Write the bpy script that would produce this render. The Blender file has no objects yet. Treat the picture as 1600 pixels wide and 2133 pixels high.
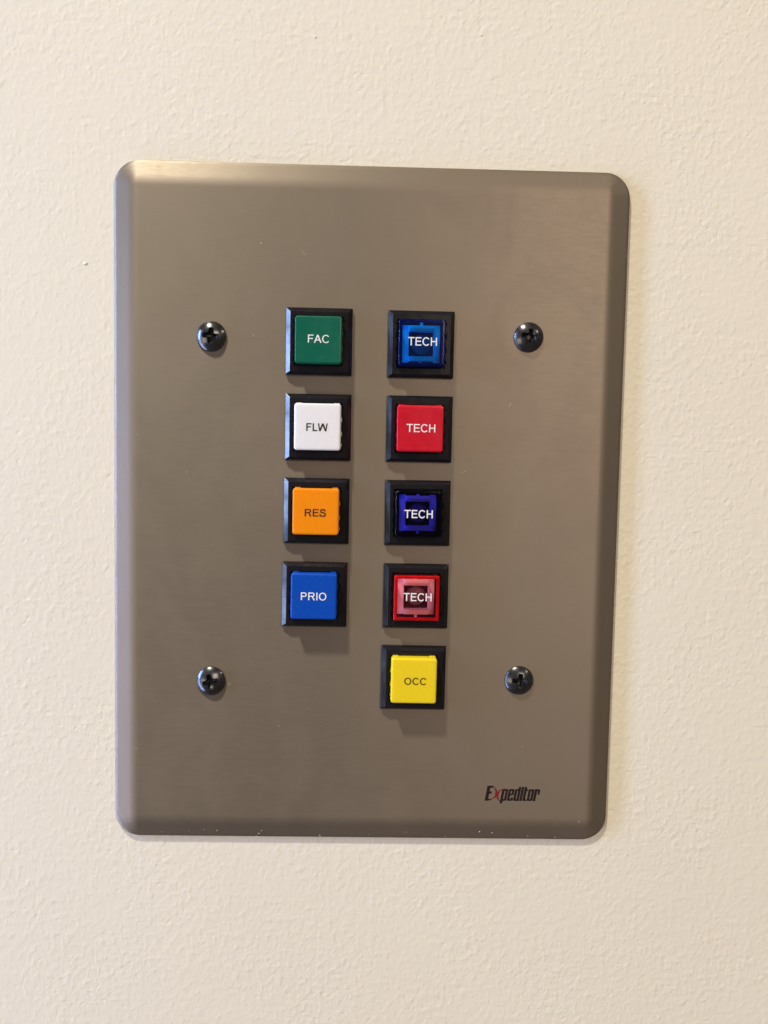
import bpy, bmesh, math, random
from mathutils import Vector, Matrix

random.seed(7)
S = 0.001                      # everything below is written in millimetres
scn = bpy.context.scene
col = scn.collection
PI = math.pi

# ------------------------------------------------------------------ camera
cam = bpy.data.cameras.new("camera")
cam.sensor_fit = 'VERTICAL'
cam.sensor_height = 24.0
cam.lens = 24.0 * 1787.0 / 2133.0
cam.clip_start = 0.01
cam.clip_end = 50.0
cam_o = bpy.data.objects.new("camera", cam)
col.objects.link(cam_o)
R3 = Matrix(((0.999573, -0.01815, -0.022903),
             (-0.02155, 0.071524, -0.997206),
             (0.019738, 0.997274, 0.071103)))
cam_o.matrix_world = Matrix.Translation((-0.00097, -0.23987, 0.016865)) @ R3.to_4x4()
scn.camera = cam_o

# ------------------------------------------------------------------ light
world = bpy.data.worlds.new("World")
scn.world = world
world.use_nodes = True
bg = world.node_tree.nodes["Background"]
bg.inputs[0].default_value = (1.0, 0.80, 0.64, 1)
bg.inputs[1].default_value = 0.085


def area(name, loc, target, size, power, color, shape='RECTANGLE', size_y=None):
    l = bpy.data.lights.new(name, 'AREA')
    l.shape = shape
    l.size = size
    if size_y:
        l.size_y = size_y
    l.energy = power
    l.color = color
    o = bpy.data.objects.new(name, l)
    col.objects.link(o)
    o.location = loc
    d = Vector(target) - Vector(loc)
    o.rotation_euler = d.to_track_quat('-Z', 'Y').to_euler()
    return o


# warm ceiling lamp, up and slightly to the left: the hard shadows below the buttons
area("ceiling_lamp", (-1.20, -1.52, 3.50), (0, 0, 0), 0.26, 146, (1.0, 0.94, 0.76), 'DISK')
# cool daylight from a window far to the left, grazing the wall
area("window_light", (-0.90, -0.235, 0.19), (0, 0, 0.0), 0.088, 8.0, (0.38, 0.55, 1.0), 'RECTANGLE', 0.55)
area("window_light_low", (-0.90, -0.235, -0.56), (0, 0, -0.05), 0.088, 6.5, (0.46, 0.58, 1.0), 'RECTANGLE', 0.92)
# second, more distant ceiling lamp to the right
area("far_ceiling_lamp", (1.9, -1.15, 1.35), (0, 0, 0), 0.10, 3.5, (1.0, 0.93, 0.80), 'DISK')
# warm light coming back from the lit room behind the viewer
area("room_bounce", (0.78, -2.25, 0.82), (0, 0, 0.0), 1.0, 22, (1.0, 0.82, 0.65), 'RECTANGLE', 1.1)
# weaker warm light coming back from the floor and side wall at the left
area("floor_bounce", (-1.60, -1.50, -0.50), (0, 0, -0.05), 0.9, 8.0, (1.0, 0.83, 0.66), 'RECTANGLE', 0.9)

scn.view_settings.view_transform = 'Standard'
scn.view_settings.look = 'None'
scn.view_settings.exposure = -0.02
scn.view_settings.gamma = 1.0


# ------------------------------------------------------------------ materials
def new_mat(name):
    m = bpy.data.materials.new(name)
    m.use_nodes = True
    nt = m.node_tree
    b = nt.nodes["Principled BSDF"]
    return m, nt, b


def node(nt, kind, **kw):
    n = nt.nodes.new(kind)
    for k, v in kw.items():
        setattr(n, k, v)
    return n


def noise(nt, vec, scale, detail=2.0, rough=0.5, dist=0.0):
    n = node(nt, 'ShaderNodeTexNoise')
    n.inputs['Scale'].default_value = scale
    n.inputs['Detail'].default_value = detail
    n.inputs['Roughness'].default_value = rough
    n.inputs['Distortion'].default_value = dist
    nt.links.new(vec, n.inputs['Vector'])
    return n.outputs[0]


def math_n(nt, op, a, b=None, clamp=False):
    n = node(nt, 'ShaderNodeMath', operation=op, use_clamp=clamp)
    for i, v in enumerate((a, b)):
        if v is None:
            continue
        if isinstance(v, (int, float)):
            n.inputs[i].default_value = v
        else:
            nt.links.new(v, n.inputs[i])
    return n.outputs[0]


def ramp(nt, fac, lo, hi, c0, c1):
    n = node(nt, 'ShaderNodeMapRange', data_type='FLOAT')
    n.inputs[1].default_value = lo
    n.inputs[2].default_value = hi
    n.inputs[3].default_value = c0
    n.inputs[4].default_value = c1
    nt.links.new(fac, n.inputs[0])
    return n.outputs[0]


def mixcol(nt, fac, a, b):
    n = node(nt, 'ShaderNodeMix', data_type='RGBA')
    nt.links.new(fac, n.inputs[0])
    n.inputs[6].default_value = (*a, 1)
    n.inputs[7].default_value = (*b, 1)
    return n.outputs[2]


def objvec(nt, scale=(1, 1, 1)):
    tc = node(nt, 'ShaderNodeTexCoord')
    mp = node(nt, 'ShaderNodeMapping')
    mp.inputs['Scale'].default_value = scale
    nt.links.new(tc.outputs['Object'], mp.inputs['Vector'])
    return mp.outputs[0]


def bump(nt, bsdf, height, dist, strength=1.0, prev=None):
    n = node(nt, 'ShaderNodeBump')
    n.inputs['Distance'].default_value = dist
    n.inputs['Strength'].default_value = strength
    nt.links.new(height, n.inputs['Height'])
    if prev is not None:
        nt.links.new(prev, n.inputs['Normal'])
    nt.links.new(n.outputs[0], bsdf.inputs['Normal'])
    return n.outputs[0]


def mat_wall():
    m, nt, b = new_mat("cream_wall_paint")
    v = objvec(nt)
    # roller stipple: small separate bumps on a gently uneven ground
    broad = noise(nt, v, 110, 2.0, 0.5)
    bumps = ramp(nt, noise(nt, v, 400, 1.0, 0.5, 0.1), 0.46, 0.80, 0.0, 1.0)
    small = ramp(nt, noise(nt, objvec(nt, (1, 0.8, 1)), 720, 1.0, 0.5), 0.46, 0.82, 0.0, 1.0)
    pits = ramp(nt, noise(nt, v, 520, 0.0, 0.5), 0.68, 0.80, 0.0, 1.0)
    fine = noise(nt, v, 1500, 1.0, 0.5)
    patch = noise(nt, v, 40, 2.0, 0.5)
    amp = ramp(nt, patch, 0.35, 0.65, 0.55, 1.0)
    h = math_n(nt, 'MULTIPLY', bumps, 0.36)
    h = math_n(nt, 'ADD', h, math_n(nt, 'MULTIPLY', small, 0.36))
    h = math_n(nt, 'ADD', h, math_n(nt, 'MULTIPLY', fine, 0.05))
    h = math_n(nt, 'ADD', h, math_n(nt, 'MULTIPLY', pits, -0.25))
    h = math_n(nt, 'MULTIPLY', h, amp)
    h = math_n(nt, 'ADD', h, math_n(nt, 'MULTIPLY', broad, 0.35))
    bump(nt, b, h, 0.00017)
    tone = noise(nt, v, 9, 3.0, 0.6)
    c = mixcol(nt, ramp(nt, tone, 0.35, 0.65, 0, 1), (0.80, 0.748, 0.634), (0.815, 0.770, 0.652))
    nt.links.new(c, b.inputs['Base Color'])
    b.inputs['Roughness'].default_value = 0.68
    b.inputs['Specular IOR Level'].default_value = 0.35
    return m


def mat_plate():
    m, nt, b = new_mat("satin_bronze_metal")
    v = objvec(nt)
    mott = noise(nt, v, 18, 3.0, 0.6)
    c = mixcol(nt, ramp(nt, mott, 0.3, 0.7, 0, 1), (0.262, 0.220, 0.179), (0.277, 0.234, 0.190))
    nt.links.new(c, b.inputs['Base Color'])
    b.inputs['Metallic'].default_value = 0.80
    # horizontally brushed: highlights spread up and down, stay narrow from side to side
    tg = node(nt, 'ShaderNodeTangent', direction_type='UV_MAP', uv_map='brush')
    nt.links.new(tg.outputs[0], b.inputs['Tangent'])
    b.inputs['Anisotropic'].default_value = 0.68
    b.inputs['Anisotropic Rotation'].default_value = 0.25
    grain = noise(nt, objvec(nt, (0.12, 1, 1)), 2600, 2.0, 0.6)
    smear = noise(nt, objvec(nt, (1, 0.6, 1)), 60, 4.0, 0.65, 0.8)
    r = math_n(nt, 'ADD', ramp(nt, grain, 0.3, 0.7, 0.48, 0.52), ramp(nt, smear, 0.45, 0.75, 0.0, 0.05))
    nt.links.new(r, b.inputs['Roughness'])
    bump(nt, b, grain, 0.000004)
    return m


def mat_plastic(name, color, rough=0.35, sss=0.0, spec=0.3, wear=0.0, relief=True):
    m, nt, b = new_mat(name)
    v = objvec(nt)
    n1 = noise(nt, v, 420, 3.0, 0.6)
    k = 1.0 - wear
    c = mixcol(nt, ramp(nt, n1, 0.3, 0.7, 0, 1), tuple(x * k for x in color), color)
    nt.links.new(c, b.inputs['Base Color'])
    n2 = noise(nt, v, 180, 3.0, 0.6)
    nt.links.new(ramp(nt, n2, 0.3, 0.7, rough - 0.06, rough + 0.08), b.inputs['Roughness'])
    b.inputs['Specular IOR Level'].default_value = spec
    if sss:
        b.inputs['Subsurface Weight'].default_value = sss
        b.inputs['Subsurface Radius'].default_value = tuple(max(0.25, x) for x in color)
        b.inputs['Subsurface Scale'].default_value = 0.0026
    if relief:
        bump(nt, b, n1, 0.000008)
    return m


def mat_clear(name, tint, body, cloud=0.2, back=0.5):
    """Coloured see-through plastic: tinted transmission, a little cloudiness, a glossy skin."""
    m = bpy.data.materials.new(name)
    m.use_nodes = True
    nt = m.node_tree
    nt.nodes.clear()
    out = node(nt, 'ShaderNodeOutputMaterial')
    tr = node(nt, 'ShaderNodeBsdfTransparent')
    tr.inputs[0].default_value = (*tint, 1)
    tl = node(nt, 'ShaderNodeBsdfTranslucent')
    tl.inputs[0].default_value = (*body, 1)
    df = node(nt, 'ShaderNodeBsdfDiffuse')
    df.inputs[0].default_value = (*body, 1)
    cl = node(nt, 'ShaderNodeMixShader')
    cl.inputs[0].default_value = back
    nt.links.new(tl.outputs[0], cl.inputs[1])
    nt.links.new(df.outputs[0], cl.inputs[2])
    mx = node(nt, 'ShaderNodeMixShader')
    v = objvec(nt)
    sm = noise(nt, v, 300, 2.0, 0.5)
    nt.links.new(ramp(nt, sm, 0.3, 0.7, cloud * 0.8, cloud * 1.2), mx.inputs[0])
    nt.links.new(tr.outputs[0], mx.inputs[1])
    nt.links.new(cl.outputs[0], mx.inputs[2])
    gl = node(nt, 'ShaderNodeBsdfGlossy')
    gl.inputs['Roughness'].default_value = 0.12
    fr = node(nt, 'ShaderNodeFresnel')
    fr.inputs[0].default_value = 1.36
    fin = node(nt, 'ShaderNodeMixShader')
    nt.links.new(fr.outputs[0], fin.inputs[0])
    nt.links.new(mx.outputs[0], fin.inputs[1])
    nt.links.new(gl.outputs[0], fin.inputs[2])
    nt.links.new(fin.outputs[0], out.inputs[0])
    return m


def mat_screw():
    m, nt, b = new_mat("black_oxide_steel")
    v = objvec(nt)
    n1 = noise(nt, v, 700, 3.0, 0.6)
    c = mixcol(nt, ramp(nt, n1, 0.3, 0.7, 0, 1), (0.085, 0.087, 0.093), (0.12, 0.12, 0.125))
    nt.links.new(c, b.inputs['Base Color'])
    b.inputs['Metallic'].default_value = 0.85
    nt.links.new(ramp(nt, n1, 0.3, 0.7, 0.20, 0.27), b.inputs['Roughness'])
    bump(nt, b, n1, 0.00001)
    return m


M = {
    'wall': mat_wall(),
    'plate': mat_plate(),
    'black': mat_plastic("black_bezel_plastic", (0.013, 0.012, 0.014), 0.16, 0, 0.28, 0.0, False),
    'inner': mat_plastic("dark_switch_body", (0.010, 0.009, 0.010), 0.5, 0, 0.3, 0.2),
    'screw': mat_screw(),
    'recess': mat_plastic("shaded_black_recess", (0.012, 0.012, 0.014), 0.35, 0, 0.4),  # black oxide, with the shade inside the cross put into the colour
    'green': mat_plastic("green_plastic", (0.004, 0.125, 0.075), 0.25, 0.30),
    'white': mat_plastic("white_plastic", (0.84, 0.84, 0.86), 0.25, 0.35),
    'orange': mat_plastic("orange_plastic", (0.92, 0.29, 0.006), 0.25, 0.35),
    'blue': mat_plastic("blue_plastic", (0.004, 0.078, 0.48), 0.25, 0.45),
    'red': mat_plastic("red_plastic", (0.62, 0.010, 0.028), 0.22, 0.30, 0.3, 0.12),
    'yellow': mat_plastic("yellow_plastic", (0.86, 0.66, 0.020), 0.25, 0.35),
    'clear_blue': mat_clear("clear_blue_plastic", (0.02, 0.49, 1.0), (0.01, 0.06, 0.5), 0.08),
    'clear_navy': mat_clear("clear_navy_plastic", (0.20, 0.19, 0.75), (0.01, 0.01, 0.05), 0.03),
    'clear_red': mat_clear("clear_red_plastic", (1.0, 0.54, 0.60), (0.98, 0.05, 0.09), 0.04),
    'wall_blue': mat_clear("thick_blue_plastic", (0.01, 0.01, 0.25), (0.014, 0.006, 0.16), 0.7, 0.85),
    'wall_navy': mat_clear("thick_navy_plastic", (0.01, 0.01, 0.04), (0.006, 0.006, 0.016), 0.7, 0.85),
    'wall_red': mat_clear("thick_red_plastic", (0.85, 0.02, 0.05), (0.98, 0.02, 0.05), 0.85, 0.92),
    'holder': mat_plastic("white_lamp_holder", (0.90, 0.90, 0.89), 0.45),
    'lamp': mat_plastic("smoked_lamp_plastic", (0.17, 0.16, 0.15), 0.25),
    'ink_white': mat_plastic("white_ink", (0.88, 0.88, 0.88), 0.5),
    'ink_black': mat_plastic("black_ink", (0.010, 0.010, 0.010), 0.6),
    'ink_brown': mat_plastic("dark_brown_ink", (0.055, 0.010, 0.004), 0.6),
    'ink_olive': mat_plastic("dark_olive_ink", (0.085, 0.036, 0.004), 0.6),
    'print_black': mat_plastic("black_print", (0.016, 0.010, 0.010), 0.5),
    'print_red': mat_plastic("dark_red_print", (0.20, 0.012, 0.018), 0.5),
    'dust': mat_plastic("pale_dust", (0.62, 0.58, 0.52), 0.8),
}


# ------------------------------------------------------------------ helpers
def finish(name, bm, mat, parent=None, smooth=None, loc=None):
    """Links a bmesh (in millimetres) as one mesh object."""
    bmesh.ops.recalc_face_normals(bm, faces=bm.faces)
    bmesh.ops.scale(bm, vec=(S, S, S), verts=bm.verts)
    me = bpy.data.meshes.new(name)
    bm.to_mesh(me)
    bm.free()
    if smooth is not None:
        me.shade_smooth()
        me.set_sharp_from_angle(angle=math.radians(smooth))
    mats = mat if isinstance(mat, (list, tuple)) else [mat]
    for mm in mats:
        me.materials.append(mm)
    return link(name, me, parent, loc)


def link(name, me, parent=None, loc=None):
    o = bpy.data.objects.new(name, me)
    col.objects.link(o)
    if parent is not None:
        o.parent = parent
    if loc is not None:
        o.location = Vector(loc) * S
    return o


def stand(o, x, z, out=0.0, roll=0.0):
    """Local x right, y up, z out of the wall -> world."""
    o.rotation_euler = (Matrix.Rotation(PI / 2, 3, 'X') @ Matrix.Rotation(roll, 3, 'Z')).to_euler()
    o.location = (x * S, -out * S, z * S)


def thing(name, label, cat, x, z, out, group=None, roll=0.0):
    o = bpy.data.objects.new(name, None)
    o.empty_display_size = 0.005
    col.objects.link(o)
    stand(o, x, z, out, roll)
    o['label'] = label
    o['category'] = cat
    if group:
        o['group'] = group
    return o


def rrect(hx, hy, r, seg=12):
    """Rounded rectangle outline, counter-clockwise, constant vertex count."""
    pts = []
    for (sx, sy, a0) in ((1, 1, 0), (-1, 1, 90), (-1, -1, 180), (1, -1, 270)):
        for k in range(seg + 1):
            a = math.radians(a0 + 90.0 * k / seg)
            pts.append((sx * (hx - r) + r * math.cos(a), sy * (hy - r) + r * math.sin(a)))
    return pts


def loft(bm, rings, cap_first=False, cap_last=True):
    vr = [[bm.verts.new(p) for p in ring] for ring in rings]
    n = len(vr[0])
    for a, b in zip(vr[:-1], vr[1:]):
        for i in range(n):
            bm.faces.new((a[i], a[(i + 1) % n], b[(i + 1) % n], b[i]))
    if cap_last:
        bm.faces.new(vr[-1])
    if cap_first:
        bm.faces.new(list(reversed(vr[0])))
    return vr


def prism(bm, pts, z0, z1):
    a = [bm.verts.new((x, y, z0)) for x, y in pts]
    b = [bm.verts.new((x, y, z1)) for x, y in pts]
    n = len(pts)
    bm.faces.new(b)
    bm.faces.new(list(reversed(a)))
    for i in range(n):
        bm.faces.new((a[i], a[(i + 1) % n], b[(i + 1) % n], b[i]))


def box(bm, x0, x1, y0, y1, z0, z1):
    prism(bm, ((x0, y0), (x1, y0), (x1, y1), (x0, y1)), z0, z1)


# ------------------------------------------------------------------ wall
def build_wall():
    bm = bmesh.new()
    box(bm, -1500, 1500, -1300, 1300, -60, 0)
    w = finish("wall", bm, M['wall'])
    stand(w, 0, 0, 0)
    w['kind'] = 'structure'
    w['label'] = "cream painted wall with fine orange-peel roller texture"
    # little dried paint nibs caught under the coat
    bm = bmesh.new()
    for (x, y, r) in ((-78.2, 66.2, 0.55), (-16.5, 127.6, 0.32), (28.3, 129.4, 0.30)):
        q = bmesh.ops.create_icosphere(bm, subdivisions=2, radius=r)['verts']
        for v in q:
            j = 1 + 0.15 * random.uniform(-1, 1)
            v.co = Vector((v.co.x * 1.2 * j + x, v.co.y * 0.85 * j + y, v.co.z * 0.42 * j))
    nb = finish("paint_nib", bm, M['wall'], w, 80)
    nb['kind'] = 'stuff'


# ------------------------------------------------------------------ plate
PH, PE = 2.9, 1.05              # height of the face and of the rim above the wall
HW, HH, PR = 70.2, 93.86, 7.0


def plate_rings():
    prof = [(0.06, 0.02), (0.0, 0.12), (0.0, 0.80), (0.05, 0.96), (0.16, 1.05)]
    # pressed bevel: straight flank, then a soft shoulder
    p0 = (0.16, 1.05)
    slope = (PH - 0.52 - p0[1]) / 3.9
    for k in range(1, 6):
        t = k / 5
        prof.append((p0[0] + 3.9 * t, p0[1] + slope * 3.9 * t))
    a = Vector(prof[-1]); c = Vector((a.x + 0.52 / slope, PH)); e = Vector((c.x + 1.5, PH))
    for k in range(1, 9):
        t = k / 8
        q = a * (1 - t) ** 2 + c * 2 * t * (1 - t) + e * t * t
        prof.append((q.x, q.y))
    prof.append((e.x + 0.5, PH))
    return prof


def build_plate():
    bm = bmesh.new()
    rings = []
    for (d, z) in plate_rings():
        rings.append([(x, y, z) for x, y in rrect(HW - d, HH - d, max(0.35, PR - d), 14)])
    loft(bm, rings, True, True)
    uvl = bm.loops.layers.uv.new("brush")
    for f in bm.faces:
        for l in f.loops:
            l[uvl].uv = (l.vert.co.x / 200, l.vert.co.y / 200)
    p = finish("wall_plate", bm, M['plate'], None, 50)
    stand(p, 0, 0, 0)
    p['label'] = "large satin bronze metal plate with sloping edges and rounded corners on the cream wall"
    p['category'] = "wall plate"

    # ---- printed maker's lettering, drawn in image-like units then scaled
    U = 140.0 / 1600.0 * 0.1345
    SH = 0.17

    def P(x, y):               # sheared drawing units -> mm on the plate, origin at (1000,1620) of the print area
        X = x - SH * (y - 540)
        return (33.31 + X * U, -75.21 - y * U * 1.045)

    bm = bmesh.new()
    zt = PH + 0.02

    def quad(x0, x1, y0, y1):
        x0, x1 = x0 - 5, x1 + 5
        prism(bm, [P(x0, y1), P(x1, y1), P(x1, y0), P(x0, y0)], PH - 0.05, zt)

    # E: heavy stem, arms sweeping into the x
    quad(125, 193, 185, 540)
    quad(194, 250, 183, 232)
    quad(194, 246, 318, 372)
    for poly in ribbon([(250, 200), (275, 210), (300, 238)], [30, 18, 12]) + ribbon([(190, 508), (225, 514), (262, 508), (306, 486)], [52, 38, 22, 12]) \
            + ribbon([(462, 524), (480, 545), (500, 556)], [12, 14, 18]):
        prism(bm, [P(*c) for c in reversed(poly)], PH - 0.05, zt - 0.003)
    # p
    quad(500, 552, 255, 600); quad(553, 588, 255, 300); quad(553, 588, 495, 540); quad(589, 636, 262, 533)
    # e
    quad(660, 708, 262, 533); quad(709, 744, 255, 298); quad(709, 744, 495, 540)
    quad(745, 790, 262, 400); quad(709, 744, 372, 410); quad(745, 790, 455, 533)
    # d
    quad(812, 860, 262, 533); quad(861, 890, 255, 300); quad(861, 890, 495, 540); quad(891, 940, 205, 540)
    # i
    quad(962, 1014, 205, 540)
    # t
    quad(1036, 1088, 205, 533); quad(1089, 1120, 262, 302); quad(1089, 1120, 495, 540)
    # o
    quad(1142, 1190, 262, 533); quad(1191, 1222, 255, 300); quad(1191, 1222, 495, 540); quad(1223, 1270, 262, 533)
    # r
    quad(1290, 1342, 255, 540); quad(1343, 1372, 258, 302); quad(1373, 1415, 262, 385)
    lg = finish("printed_lettering", bm, M['print_black'], p)
    # red crossing stroke
    bm = bmesh.new()
    for k, q in enumerate((ribbon([(292, 222), (338, 275), (366, 335), (374, 395), (352, 450), (305, 492)], [18, 36, 56, 62, 42, 16]),
                           ribbon([(520, 262), (462, 286), (420, 330), (402, 392), (420, 462), (468, 530)], [12, 24, 44, 62, 46, 18]))):
        for poly in q:
            prism(bm, [P(*c) for c in reversed(poly)], PH - 0.06, zt + 0.004 + 0.003 * k)
    finish("letter_x", bm, M['print_red'], lg)

    # ---- dust and nicks caught on the plate
    spots = [(-45.0, -91.7, .20), (-41.2, -91.9, .28), (-28.6, -91.8, .22), (-29.4, -92.8, .26), (-63.8, -67.9, .17), (-23.9, -60.9, .18),
             (-49.1, -92.1, .16), (33.7, -91.4, .34), (37.3, -91.8, .24), (12.6, -91.8, .2), (47.7, -92.9, .26), (55.6, -93.1, .22),
             (62.0, -87.9, .2), (-37.9, -49.1, .2), (-31.9, 47.4, .16), (38.8, 30.4, .16), (26.7, 11.6, .14), (-30.1, 72.2, .2),
             (69.7, 71.5, .16), (-12.0, -93.2, .2), (24.0, -93.2, .2), (2.0, -92.9, .18), (-57.0, -92.5, .15), (-63.5, 20.0, .12),
             (45.0, -66.0, .13), (-50.0, 10.0, .12), (52.0, 74.0, .12), (5.0, 66.0, .12)]
    bm = bmesh.new()
    prof = plate_rings()

    def height(x, y):
        d = min(HW - abs(x), HH - abs(y))
        z = PH
        for (d0, z0), (d1, z1) in zip(prof[3:-1], prof[4:]):
            if d0 <= d <= d1:
                z = z0 + (z1 - z0) * (d - d0) / max(1e-6, d1 - d0)
        return z
    for (x, y, r) in spots:
        r *= 0.8
        q = bmesh.ops.create_icosphere(bm, subdivisions=1, radius=r)['verts']
        an = random.uniform(0, PI)
        ca, sa = math.cos(an), math.sin(an)
        st = random.uniform(1.0, 1.8)
        zz = height(x, y)
        for v in q:
            u, w = v.co.x * st, v.co.y * 0.7
            v.co = Vector((x + u * ca - w * sa, y + u * sa + w * ca, zz + v.co.z * 0.35))
    # a couple of hair-fine fibres
    for (x, y, a0, L) in ((-18.8, 69.9, -0.9, 2.2), (38.6, 30.2, 1.2, 1.4), (26.2, 11.4, 0.2, 1.5), (-32.0, 47.6, 1.9, 1.2)):
        pts = []
        for k in range(7):
            t = k / 6 - 0.5
            pts.append((x + L * t * math.cos(a0 + 0.7 * t), y + L * t * math.sin(a0 + 0.7 * t)))
        for (x0, y0), (x1, y1) in zip(pts[:-1], pts[1:]):
            d = Vector((x1 - x0, y1 - y0)).normalized()
            nx, ny = -d.y * 0.024, d.x * 0.024
            prism(bm, [(x0 - nx, y0 - ny), (x1 - nx, y1 - ny), (x1 + nx, y1 + ny), (x0 + nx, y0 + ny)], PH - 0.01, PH + 0.05)
    ds = finish("dust", bm, M['dust'], p, 80)
    ds['kind'] = 'stuff'
    return p


# ------------------------------------------------------------------ screws
def build_screws():
    a, ang = 4.05, math.radians(43)
    Rr = a / math.sin(ang)
    c0 = Rr * math.cos(ang)
    rim = 0.42
    bm = bmesh.new()
    rings = []
    n = 96
    for (r, z) in ((a - 0.08, -0.05), (a, 0.05), (a, rim - 0.1)):
        rings.append([(r * math.cos(2 * PI * i / n), r * math.sin(2 * PI * i / n), z) for i in range(n)])
    steps = 22
    for k in range(steps):
        t = ang * (1 - k / steps) * (0.995 if k == 0 else 1)
        r, z = Rr * math.sin(t), rim + Rr * math.cos(t) - c0
        rings.append([(r * math.cos(2 * PI * i / n), r * math.sin(2 * PI * i / n), z) for i in range(n)])
    loft(bm, rings, True, True)
    head = finish("screw", bm, [M['screw'], M['screw']], None, 60)
    # tapered cross that is cut out of the head
    bm = bmesh.new()

    def cross(w, L, f):
        q = []
        for k in range(4):
            an = k * PI / 2
            for (x, y) in ((L, -w), (L + 0.1 * w, 0), (L, w), (w + f, w), (w + f * 0.35, w + f * 0.35)):
                q.append((x * math.cos(an) - y * math.sin(an), x * math.sin(an) + y * math.cos(an)))
        return q
    loft(bm, [[(x, y, 0.25) for x, y in cross(0.22, 0.75, 0.22)],
              [(x, y, 0.9) for x, y in cross(0.50, 1.75, 0.34)],
              [(x, y, 2.4) for x, y in cross(0.74, 2.65, 0.46)]], True, True)
    bmesh.ops.recalc_face_normals(bm, faces=bm.faces)
    for f in bm.faces:
        f.material_index = 1
    cut = finish("cutter", bm, [M['screw'], M['screw']])
    md = head.modifiers.new("cut", 'BOOLEAN')
    md.object = cut
    md.operation = 'DIFFERENCE'
    md.solver = 'EXACT'
    dg = bpy.context.evaluated_depsgraph_get()
    me = bpy.data.meshes.new_from_object(head.evaluated_get(dg))
    for o in (head, cut):
        bpy.data.objects.remove(o, do_unlink=True)

    def part(keep):
        b = bmesh.new()
        b.from_mesh(me)
        bmesh.ops.delete(b, geom=[f for f in b.faces if (f.material_index == 1) != keep], context='FACES')
        for f in b.faces:
            f.material_index = 0
        q = bpy.data.meshes.new("screw_recess" if keep else "screw_head")
        b.to_mesh(q)
        b.free()
        q.materials.append(M['recess' if keep else 'screw'])
        q.shade_smooth()
        q.set_sharp_from_angle(angle=math.radians(35 if keep else 60))
        return q
    mh, mr = part(False), part(True)
    print("screw faces", len(mh.polygons), len(mr.polygons))
    spots = [(-43.33, 46.96, 4, "black pan-head cross screw in the plate's upper left, beside the green button"),
             (43.12, 48.66, 12, "black pan-head cross screw in the plate's upper right, beside the clear blue button"),
             (43.45, -46.84, 5, "black pan-head cross screw right of the yellow button, above the printed lettering"),
             (-42.95, -48.17, -14, "black pan-head cross screw in the plate's lower left corner area, below the blue button's row")]
    for (x, z, deg, lab) in spots:
        o = thing("screw", lab, "screw", x, z, PH, "black screws holding the plate", math.radians(-deg))
        link("screw_head", mh, o)
        link("cross_recess", mr, o)


# ------------------------------------------------------------------ push buttons
def bezel_mesh():
    bm = bmesh.new()
    H, bw, bh, base = 9.0, 1.25, 1.82, 0.92
    sq = lambda h, r: rrect(h, h, r, 3)

    def inner(d, r):
        # the chamfer is widest on the left and top, narrowest along the bottom
        x0, x1, y0, y1 = -(H - bw - d), H - 1.0 - d, -(H - 0.78 - d), H - 1.12 - d
        return [(x + (x0 + x1) / 2, y + (y0 + y1) / 2) for x, y in rrect((x1 - x0) / 2, (y1 - y0) / 2, r, 3)]
    outer = [[(x, y, -0.04) for x, y in sq(H, 0.16)],
             [(x, y, base - 0.03) for x, y in sq(H, 0.16)],
             [(x, y, base + 0.02) for x, y in sq(H - 0.04, 0.14)],
             [(x, y, bh - 0.04) for x, y in inner(-0.03, 0.10)],
             [(x, y, bh) for x, y in inner(0.06, 0.08)]]
    vr = loft(bm, outer, True, False)
    # square opening with guide notches in its left and right walls
    o = 6.62
    nt = 0.32
    pts = []

    def side(ax, sgn):
        # walk one vertical side with three notches
        ys = []
        for (c, w) in ((-4.9, 0.9), (-1.75, 1.5), (2.1, 1.5), (5.3, 0.7)):
            ys += [(c - w / 2, 0), (c - w / 2, nt), (c + w / 2, nt), (c + w / 2, 0)]
        if sgn < 0:
            ys = list(reversed(ys))
        return [(ax * (o + d), y) for y, d in ys]
    pts += [(o, -o)] + side(1, 1) + [(o, o)]
    pts += [(-o, o)] + side(-1, -1) + [(-o, -o)]
    top = [bm.verts.new((x, y, bh)) for x, y in pts]
    n = len(top)
    e_in = [bm.edges.new((top[i], top[(i + 1) % n])) for i in range(n)]
    ov = vr[-1]
    e_out = []
    for i in range(len(ov)):
        e = bm.edges.get((ov[i], ov[(i + 1) % len(ov)])) or bm.edges.new((ov[i], ov[(i + 1) % len(ov)]))
        e_out.append(e)
    bmesh.ops.triangle_fill(bm, use_beauty=True, edges=e_in + e_out, normal=(0, 0, 1))
    low = [bm.verts.new((x, y, 0.12)) for x, y in pts]
    for i in range(n):
        bm.faces.new((top[i], top[(i + 1) % n], low[(i + 1) % n], low[i]))
    bm.faces.new(low)
    return bm


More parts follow.
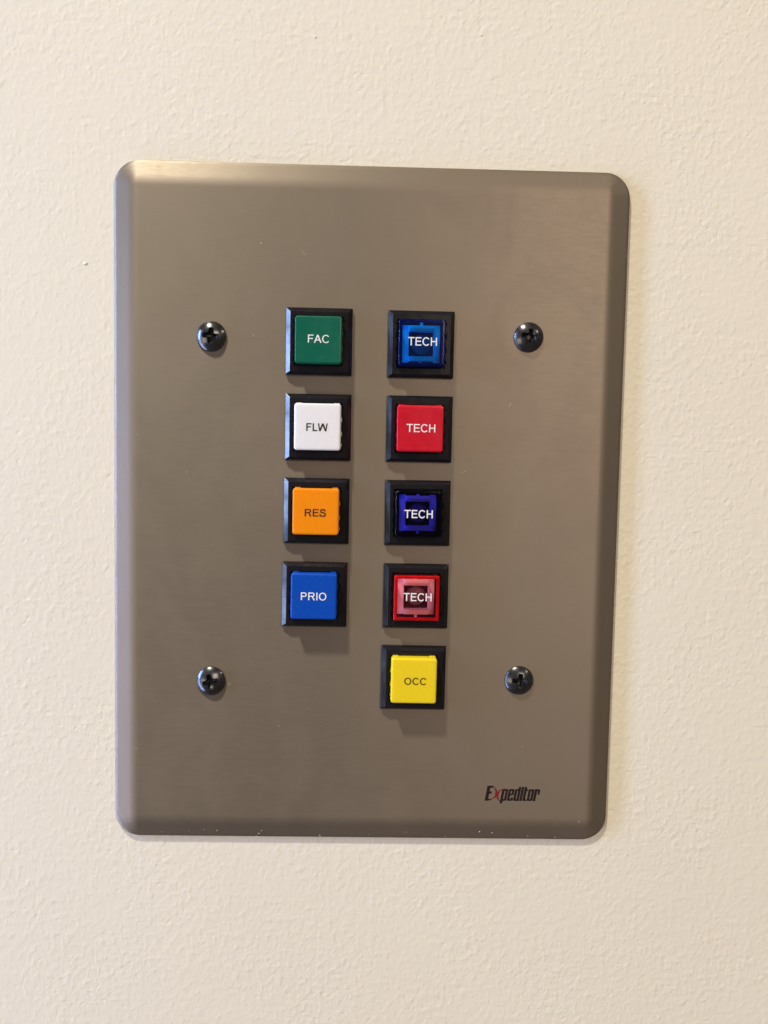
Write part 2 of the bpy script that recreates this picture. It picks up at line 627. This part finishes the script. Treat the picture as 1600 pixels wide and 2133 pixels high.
def cap_mesh(z0=0.35, z1=4.8, hollow=False):
    bm = bmesh.new()
    h, r = 6.3, 0.75
    prof = [(0.0, z0), (0.0, 2.5), (0.02, z1 - 0.42)]
    for k in range(1, 6):
        a = k / 5 * PI / 2
        prof.append((0.02 + 0.40 * (1 - math.cos(a)), z1 - 0.42 + 0.42 * math.sin(a)))
    prof.append((0.75, z1 + 0.0))
    rings = [[(x, y, z) for x, y in rrect(h - d, h - d, max(0.12, r - d), 6)] for d, z in prof]
    loft(bm, rings, not hollow, True)
    if hollow:
        # the moulded wall: solid coloured plastic about a millimetre thick, open in the middle
        nf = len(bm.faces)
        wall = [(0.10, z1 - 0.16), (0.95, z1 - 0.16), (0.95, 4.25), (0.10, 4.25)]
        ws = [[(x, y, z) for x, y in rrect(h - d, h - d, 0.3, 6)] for d, z in wall]
        ws.append(ws[0])
        loft(bm, ws, False, False)
        bmesh.ops.remove_doubles(bm, verts=bm.verts, dist=1e-5)
        bm.faces.ensure_lookup_table()
        for f in bm.faces[nf:]:
            f.material_index = 1
    # guide ribs low on the left and right, two tabs at the top edge
    zt = 1.5
    for sx in (-1, 1):
        for (y, w) in ((-1.75, 1.2), (2.1, 1.2), (-4.75, 0.7)):
            x0, x1 = sorted((sx * (h - 0.12), sx * (h + 0.2)))
            box(bm, x0, x1, y - w / 2, y + w / 2, z0, zt)
    for sx in (-1, 1):
        x0, x1 = sorted((sx * 4.35, sx * 5.85))
        box(bm, x0, x1, h - 0.12, h + 0.2, z0, 2.35)
    return bm


# ---- plain grotesque capitals drawn as strokes (units: 1/1000 em, cap height 716)
CAP = 716
ADV = {'T': 611, 'E': 660, 'C': 722, 'H': 722, 'F': 600, 'A': 667, 'L': 556, 'W': 944, 'R': 722, 'S': 667, 'P': 667, 'O': 778, 'I': 270}


def rect(x0, y0, x1, y1):
    return [[(x0, y0), (x1, y0), (x1, y1), (x0, y1)]]


def ring_arc(cx, cy, rx, ry, t, a0, a1, n=28, tx=None):
    """Quads of an elliptical stroke whose outer edge has radii rx, ry."""
    tx = tx or t
    q = []
    pt = lambda a, k: (cx + (rx - tx * k) * math.cos(a), cy + (ry - t * k) * math.sin(a))
    for i in range(n):
        u, w = (math.radians(a0 + (a1 - a0) * (i + d) / n) for d in (0, 1))
        q.append([pt(u, 1), pt(u, 0), pt(w, 0), pt(w, 1)])
    return q


def ribbon(pts, width):
    """Quads along a smooth path; width is a number or a list per control point."""
    ws = width if isinstance(width, list) else [width] * len(pts)
    P = [Vector(p) for p in pts]
    line = []
    for i in range(len(P) - 1):
        p0, p1, p2, p3 = P[max(0, i - 1)], P[i], P[i + 1], P[min(len(P) - 1, i + 2)]
        for k in range(5):
            t = k / 5
            c = 0.5 * ((2 * p1) + (p2 - p0) * t + (2 * p0 - 5 * p1 + 4 * p2 - p3) * t * t + (3 * p1 - p0 - 3 * p2 + p3) * t ** 3)
            line.append((c, ws[i] + (ws[i + 1] - ws[i]) * t))
    line.append((P[-1], ws[-1]))
    sides = []
    for i, (c, w) in enumerate(line):
        d = (line[min(i + 1, len(line) - 1)][0] - line[max(i - 1, 0)][0]).normalized()
        n = Vector((-d.y, d.x)) * w / 2
        sides.append((c - n, c + n))
    return [[tuple(a[0]), tuple(b[0]), tuple(b[1]), tuple(a[1])] for a, b in zip(sides[:-1], sides[1:])]


def glyph(ch, t):
    h = CAP
    b = t * 0.88               # horizontal strokes are a little thinner
    if ch == 'I':
        return rect(90, 0, 90 + t, h)
    if ch == 'T':
        m = 305
        return rect(22, h - b, 590, h) + rect(m - t / 2, 0, m + t / 2, h - b)
    if ch == 'L':
        return rect(75, 0, 75 + t, h) + rect(75 + t, 0, 520, b)
    if ch == 'F':
        return rect(80, 0, 80 + t, h) + rect(80 + t, h - b, 565, h) + rect(80 + t, 330, 510, 330 + b)
    if ch == 'E':
        return rect(80, 0, 80 + t, h) + rect(80 + t, h - b, 608, h) + rect(80 + t, 325, 575, 325 + b) + rect(80 + t, 0, 620, b)
    if ch == 'H':
        return rect(80, 0, 80 + t, h) + rect(640 - t, 0, 640, h) + rect(80 + t, 325, 640 - t, 325 + b)
    if ch == 'A':
        k = t * 1.08
        ap = h - k * 1.55      # inner apex
        y0, y1 = 205, 205 + b
        xi = lambda y, s: 333 + s * (333 - k) * (1 - y / ap)
        return [[(0, 0), (k, 0), (333, ap), (333, h), (333 - t * .6, h)],
                [(333, h), (333, ap), (666 - k, 0), (666, 0), (333 + t * .6, h)],
                [(xi(y0, -1), y0), (xi(y0, 1), y0), (xi(y1, 1), y1), (xi(y1, -1), y1)]]
    if ch == 'W':
        k = t * 1.03
        x = [10, 205, 472, 739, 934]
        ap = h - k * 1.9
        lo = k * 1.9
        return [[(x[0], h), (x[1] - k / 2, 0), (x[1], 0), (x[1], lo), (x[0] + k, h)],
                [(x[1], 0), (x[1] + k / 2, 0), (x[2], ap), (x[2], h), (x[2] - k / 2, h), (x[1], lo)],
                [(x[2], h), (x[2], ap), (x[3] - k / 2, 0), (x[3], 0), (x[3], lo), (x[2] + k / 2, h)],
                [(x[3], 0), (x[3] + k / 2, 0), (x[4], h), (x[4] - k, h), (x[3], lo)]]
    if ch == 'O':
        return ring_arc(389, h / 2, 342, h / 2 + 10, b, 0, 360, 56, t)
    if ch == 'C':
        return ring_arc(385, h / 2, 338, h / 2 + 10, b, 38, 322, 48, t)
    if ch in 'PR':
        top, mid = h, 300 if ch == 'P' else 320
        r = (top - mid) / 2
        xr = 610 if ch == 'P' else 655
        xc = xr - r
        q = rect(80, 0, 80 + t, h) + rect(80 + t, top - b, xc, top) + rect(80 + t, mid, xc, mid + b)
        q += ring_arc(xc, (top + mid) / 2, r, r, b, -90, 90, 24, t)
        if ch == 'R':
            q += [[(400, mid), (400 + t * 1.1, mid), (690, 0), (690 - t * 1.2, 0)]]
        return q
    if ch == 'S':
        m = t / 2
        return ribbon([(585 - m, 505), (560 - m, 590), (480, 660), (335, 726 - m - 8), (195, 668), (92 + m, 530), (165, 425), (330, 375),
                       (500, 325), (608 - m, 200), (520, 60), (330, m - 8), (170, 50), (85, 120), (45 + m, 240)], t * 0.96)


def text_mesh(body, w, h, weight):
    """Flat printed word, w x h millimetres, standing two hundredths proud of the cap."""
    bm = bmesh.new()
    x0 = 0.0
    for ch in body:
        for poly in glyph(ch, weight):
            vs = [bm.verts.new((x + x0, y, 0.02)) for x, y in poly]
            bm.faces.new(vs)
        x0 += ADV[ch]
    bmesh.ops.remove_doubles(bm, verts=bm.verts, dist=0.5)
    rim = [e for e in bm.edges if len(e.link_faces) == 1]
    ext = bmesh.ops.extrude_edge_only(bm, edges=rim)
    for v in (g for g in ext['geom'] if isinstance(g, bmesh.types.BMVert)):
        v.co.z = -0.02
    xs = [v.co.x for v in bm.verts]
    ys = [v.co.y for v in bm.verts]
    cx, cy = (min(xs) + max(xs)) / 2, (min(ys) + max(ys)) / 2
    kx, ky = w / (max(xs) - min(xs)), h / (max(ys) - min(ys))
    for v in bm.verts:
        v.co = Vector(((v.co.x - cx) * kx, (v.co.y - cy) * ky, v.co.z)) * S
    for f in bm.faces:
        f.normal_update()
        if f.normal.z < -0.5:
            f.normal_flip()
    me = bpy.data.meshes.new("lettering")
    bm.to_mesh(me)
    bm.free()
    return me


def holder_mesh():
    """Square lamp holder seen through a clear cap: two side posts, two brighter cross bars."""
    bm = bmesh.new()
    g = 0.012
    box(bm, -5.1, -3.35, -5.05, 5.05, 0.2, 1.3)
    box(bm, 3.35, 5.1, -5.05, 5.05, 0.2, 1.3)
    box(bm, -3.35 + g, 3.35 - g, 3.25, 4.75, 0.2, 3.3)
    box(bm, -3.35 + g, 3.35 - g, -4.75, -3.45, 0.2, 3.3)
    box(bm, -0.35, 0.35, 4.75 + g, 5.75, 0.2, 2.2)
    box(bm, -0.35, 0.35, -5.75, -4.75 - g, 0.2, 2.2)
    bmesh.ops.bevel(bm, geom=list(bm.edges), offset=0.06, segments=1, affect='EDGES')
    return bm


def lamp_mesh():
    bm = bmesh.new()
    rings = []
    n = 32
    for k in range(9):
        a = k / 9 * PI / 2
        r = 2.75 * math.cos(a)
        rings.append([(r * math.cos(2 * PI * i / n), r * math.sin(2 * PI * i / n), 0.2 + 1.0 * math.sin(a)) for i in range(n)])
    loft(bm, rings, True, True)
    return bm


def build_buttons():
    tmp = finish("tmp", bezel_mesh(), M['black'])
    bez = tmp.data
    bpy.data.objects.remove(tmp)
    tmp = finish("tmp", holder_mesh(), M['holder'], None, 40)
    hold = tmp.data
    bpy.data.objects.remove(tmp)
    tmp = finish("tmp", lamp_mesh(), M['lamp'], None, 60)
    lampm = tmp.data
    bpy.data.objects.remove(tmp)
    solid, clear = cap_mesh, lambda: cap_mesh(hollow=True)
    rows = [
        # x, z, text, text w, h, weight, ink, cap material, clear, text dx, dy, roll, label
        (-14.10, 46.14, "FAC", 5.62, 2.18, 97, 'ink_white', 'green', 0, 0.05, 0.22, 0.0,
         "solid green square push button printed FAC, top of the left column"),
        (-14.02, 22.96, "FLW", 5.75, 2.10, 118, 'ink_black', 'white', 0, -0.1, -0.12, 0.1,
         "solid white square push button printed FLW in black"),
        (-14.16, 0.02, "RES", 5.70, 2.10, 120, 'ink_brown', 'orange', 0, -0.1, -0.25, 0.0,
         "solid orange square push button printed RES in dark letters"),
        (-14.38, -23.18, "PRIO", 6.95, 2.18, 106, 'ink_white', 'blue', 0, 0.0, 0.05, -0.2,
         "solid blue square push button printed PRIO, bottom of the left column"),
        (13.64, 45.98, "TECH", 7.75, 2.28, 106, 'ink_white', 'clear_blue', 1, 0.15, 0.30, 0.0,
         "see-through bright blue push button printed TECH, top of the right column"),
        (13.70, 23.04, "TECH", 7.75, 2.22, 102, 'ink_white', 'red', 0, 0.18, 0.12, 0.0,
         "solid opaque red square push button printed TECH in white"),
        (13.72, -0.04, "TECH", 7.75, 2.28, 116, 'ink_white', 'clear_navy', 1, 0.05, -0.05, 0.2,
         "very dark navy see-through push button printed TECH beside the orange button"),
        (13.72, -23.20, "TECH", 7.70, 2.28, 114, 'ink_white', 'clear_red', 1, 0.30, 0.32, 0.0,
         "see-through red push button printed TECH above the yellow button"),
        (13.52, -46.26, "OCC", 6.05, 2.02, 114, 'ink_olive', 'yellow', 0, 0.36, -0.05, -0.2,
         "solid yellow square push button printed OCC at the foot of the right column"),
    ]
    for (x, z, txt, tw, th, wt, ink, cm, isclear, dx, dy, roll, lab) in rows:
        t = thing("push_button", lab, "push button", x, z, PH, "square push buttons in black bezels on the plate", math.radians(roll))
        link("bezel", bez, t)
        cap = finish("cap", (clear if isclear else solid)(), [M[cm], M[cm.replace('clear', 'wall')]] if isclear else M[cm], t, 40)
        me = text_mesh(txt, tw, th, wt)
        me.materials.append(M[ink])
        lt = link("lettering", me, cap, (dx, dy, 4.815))
        if isclear:
            h = link("lamp_holder", hold, t)
            link("lamp", lampm, h)


build_wall()
build_plate()
build_screws()
build_buttons()
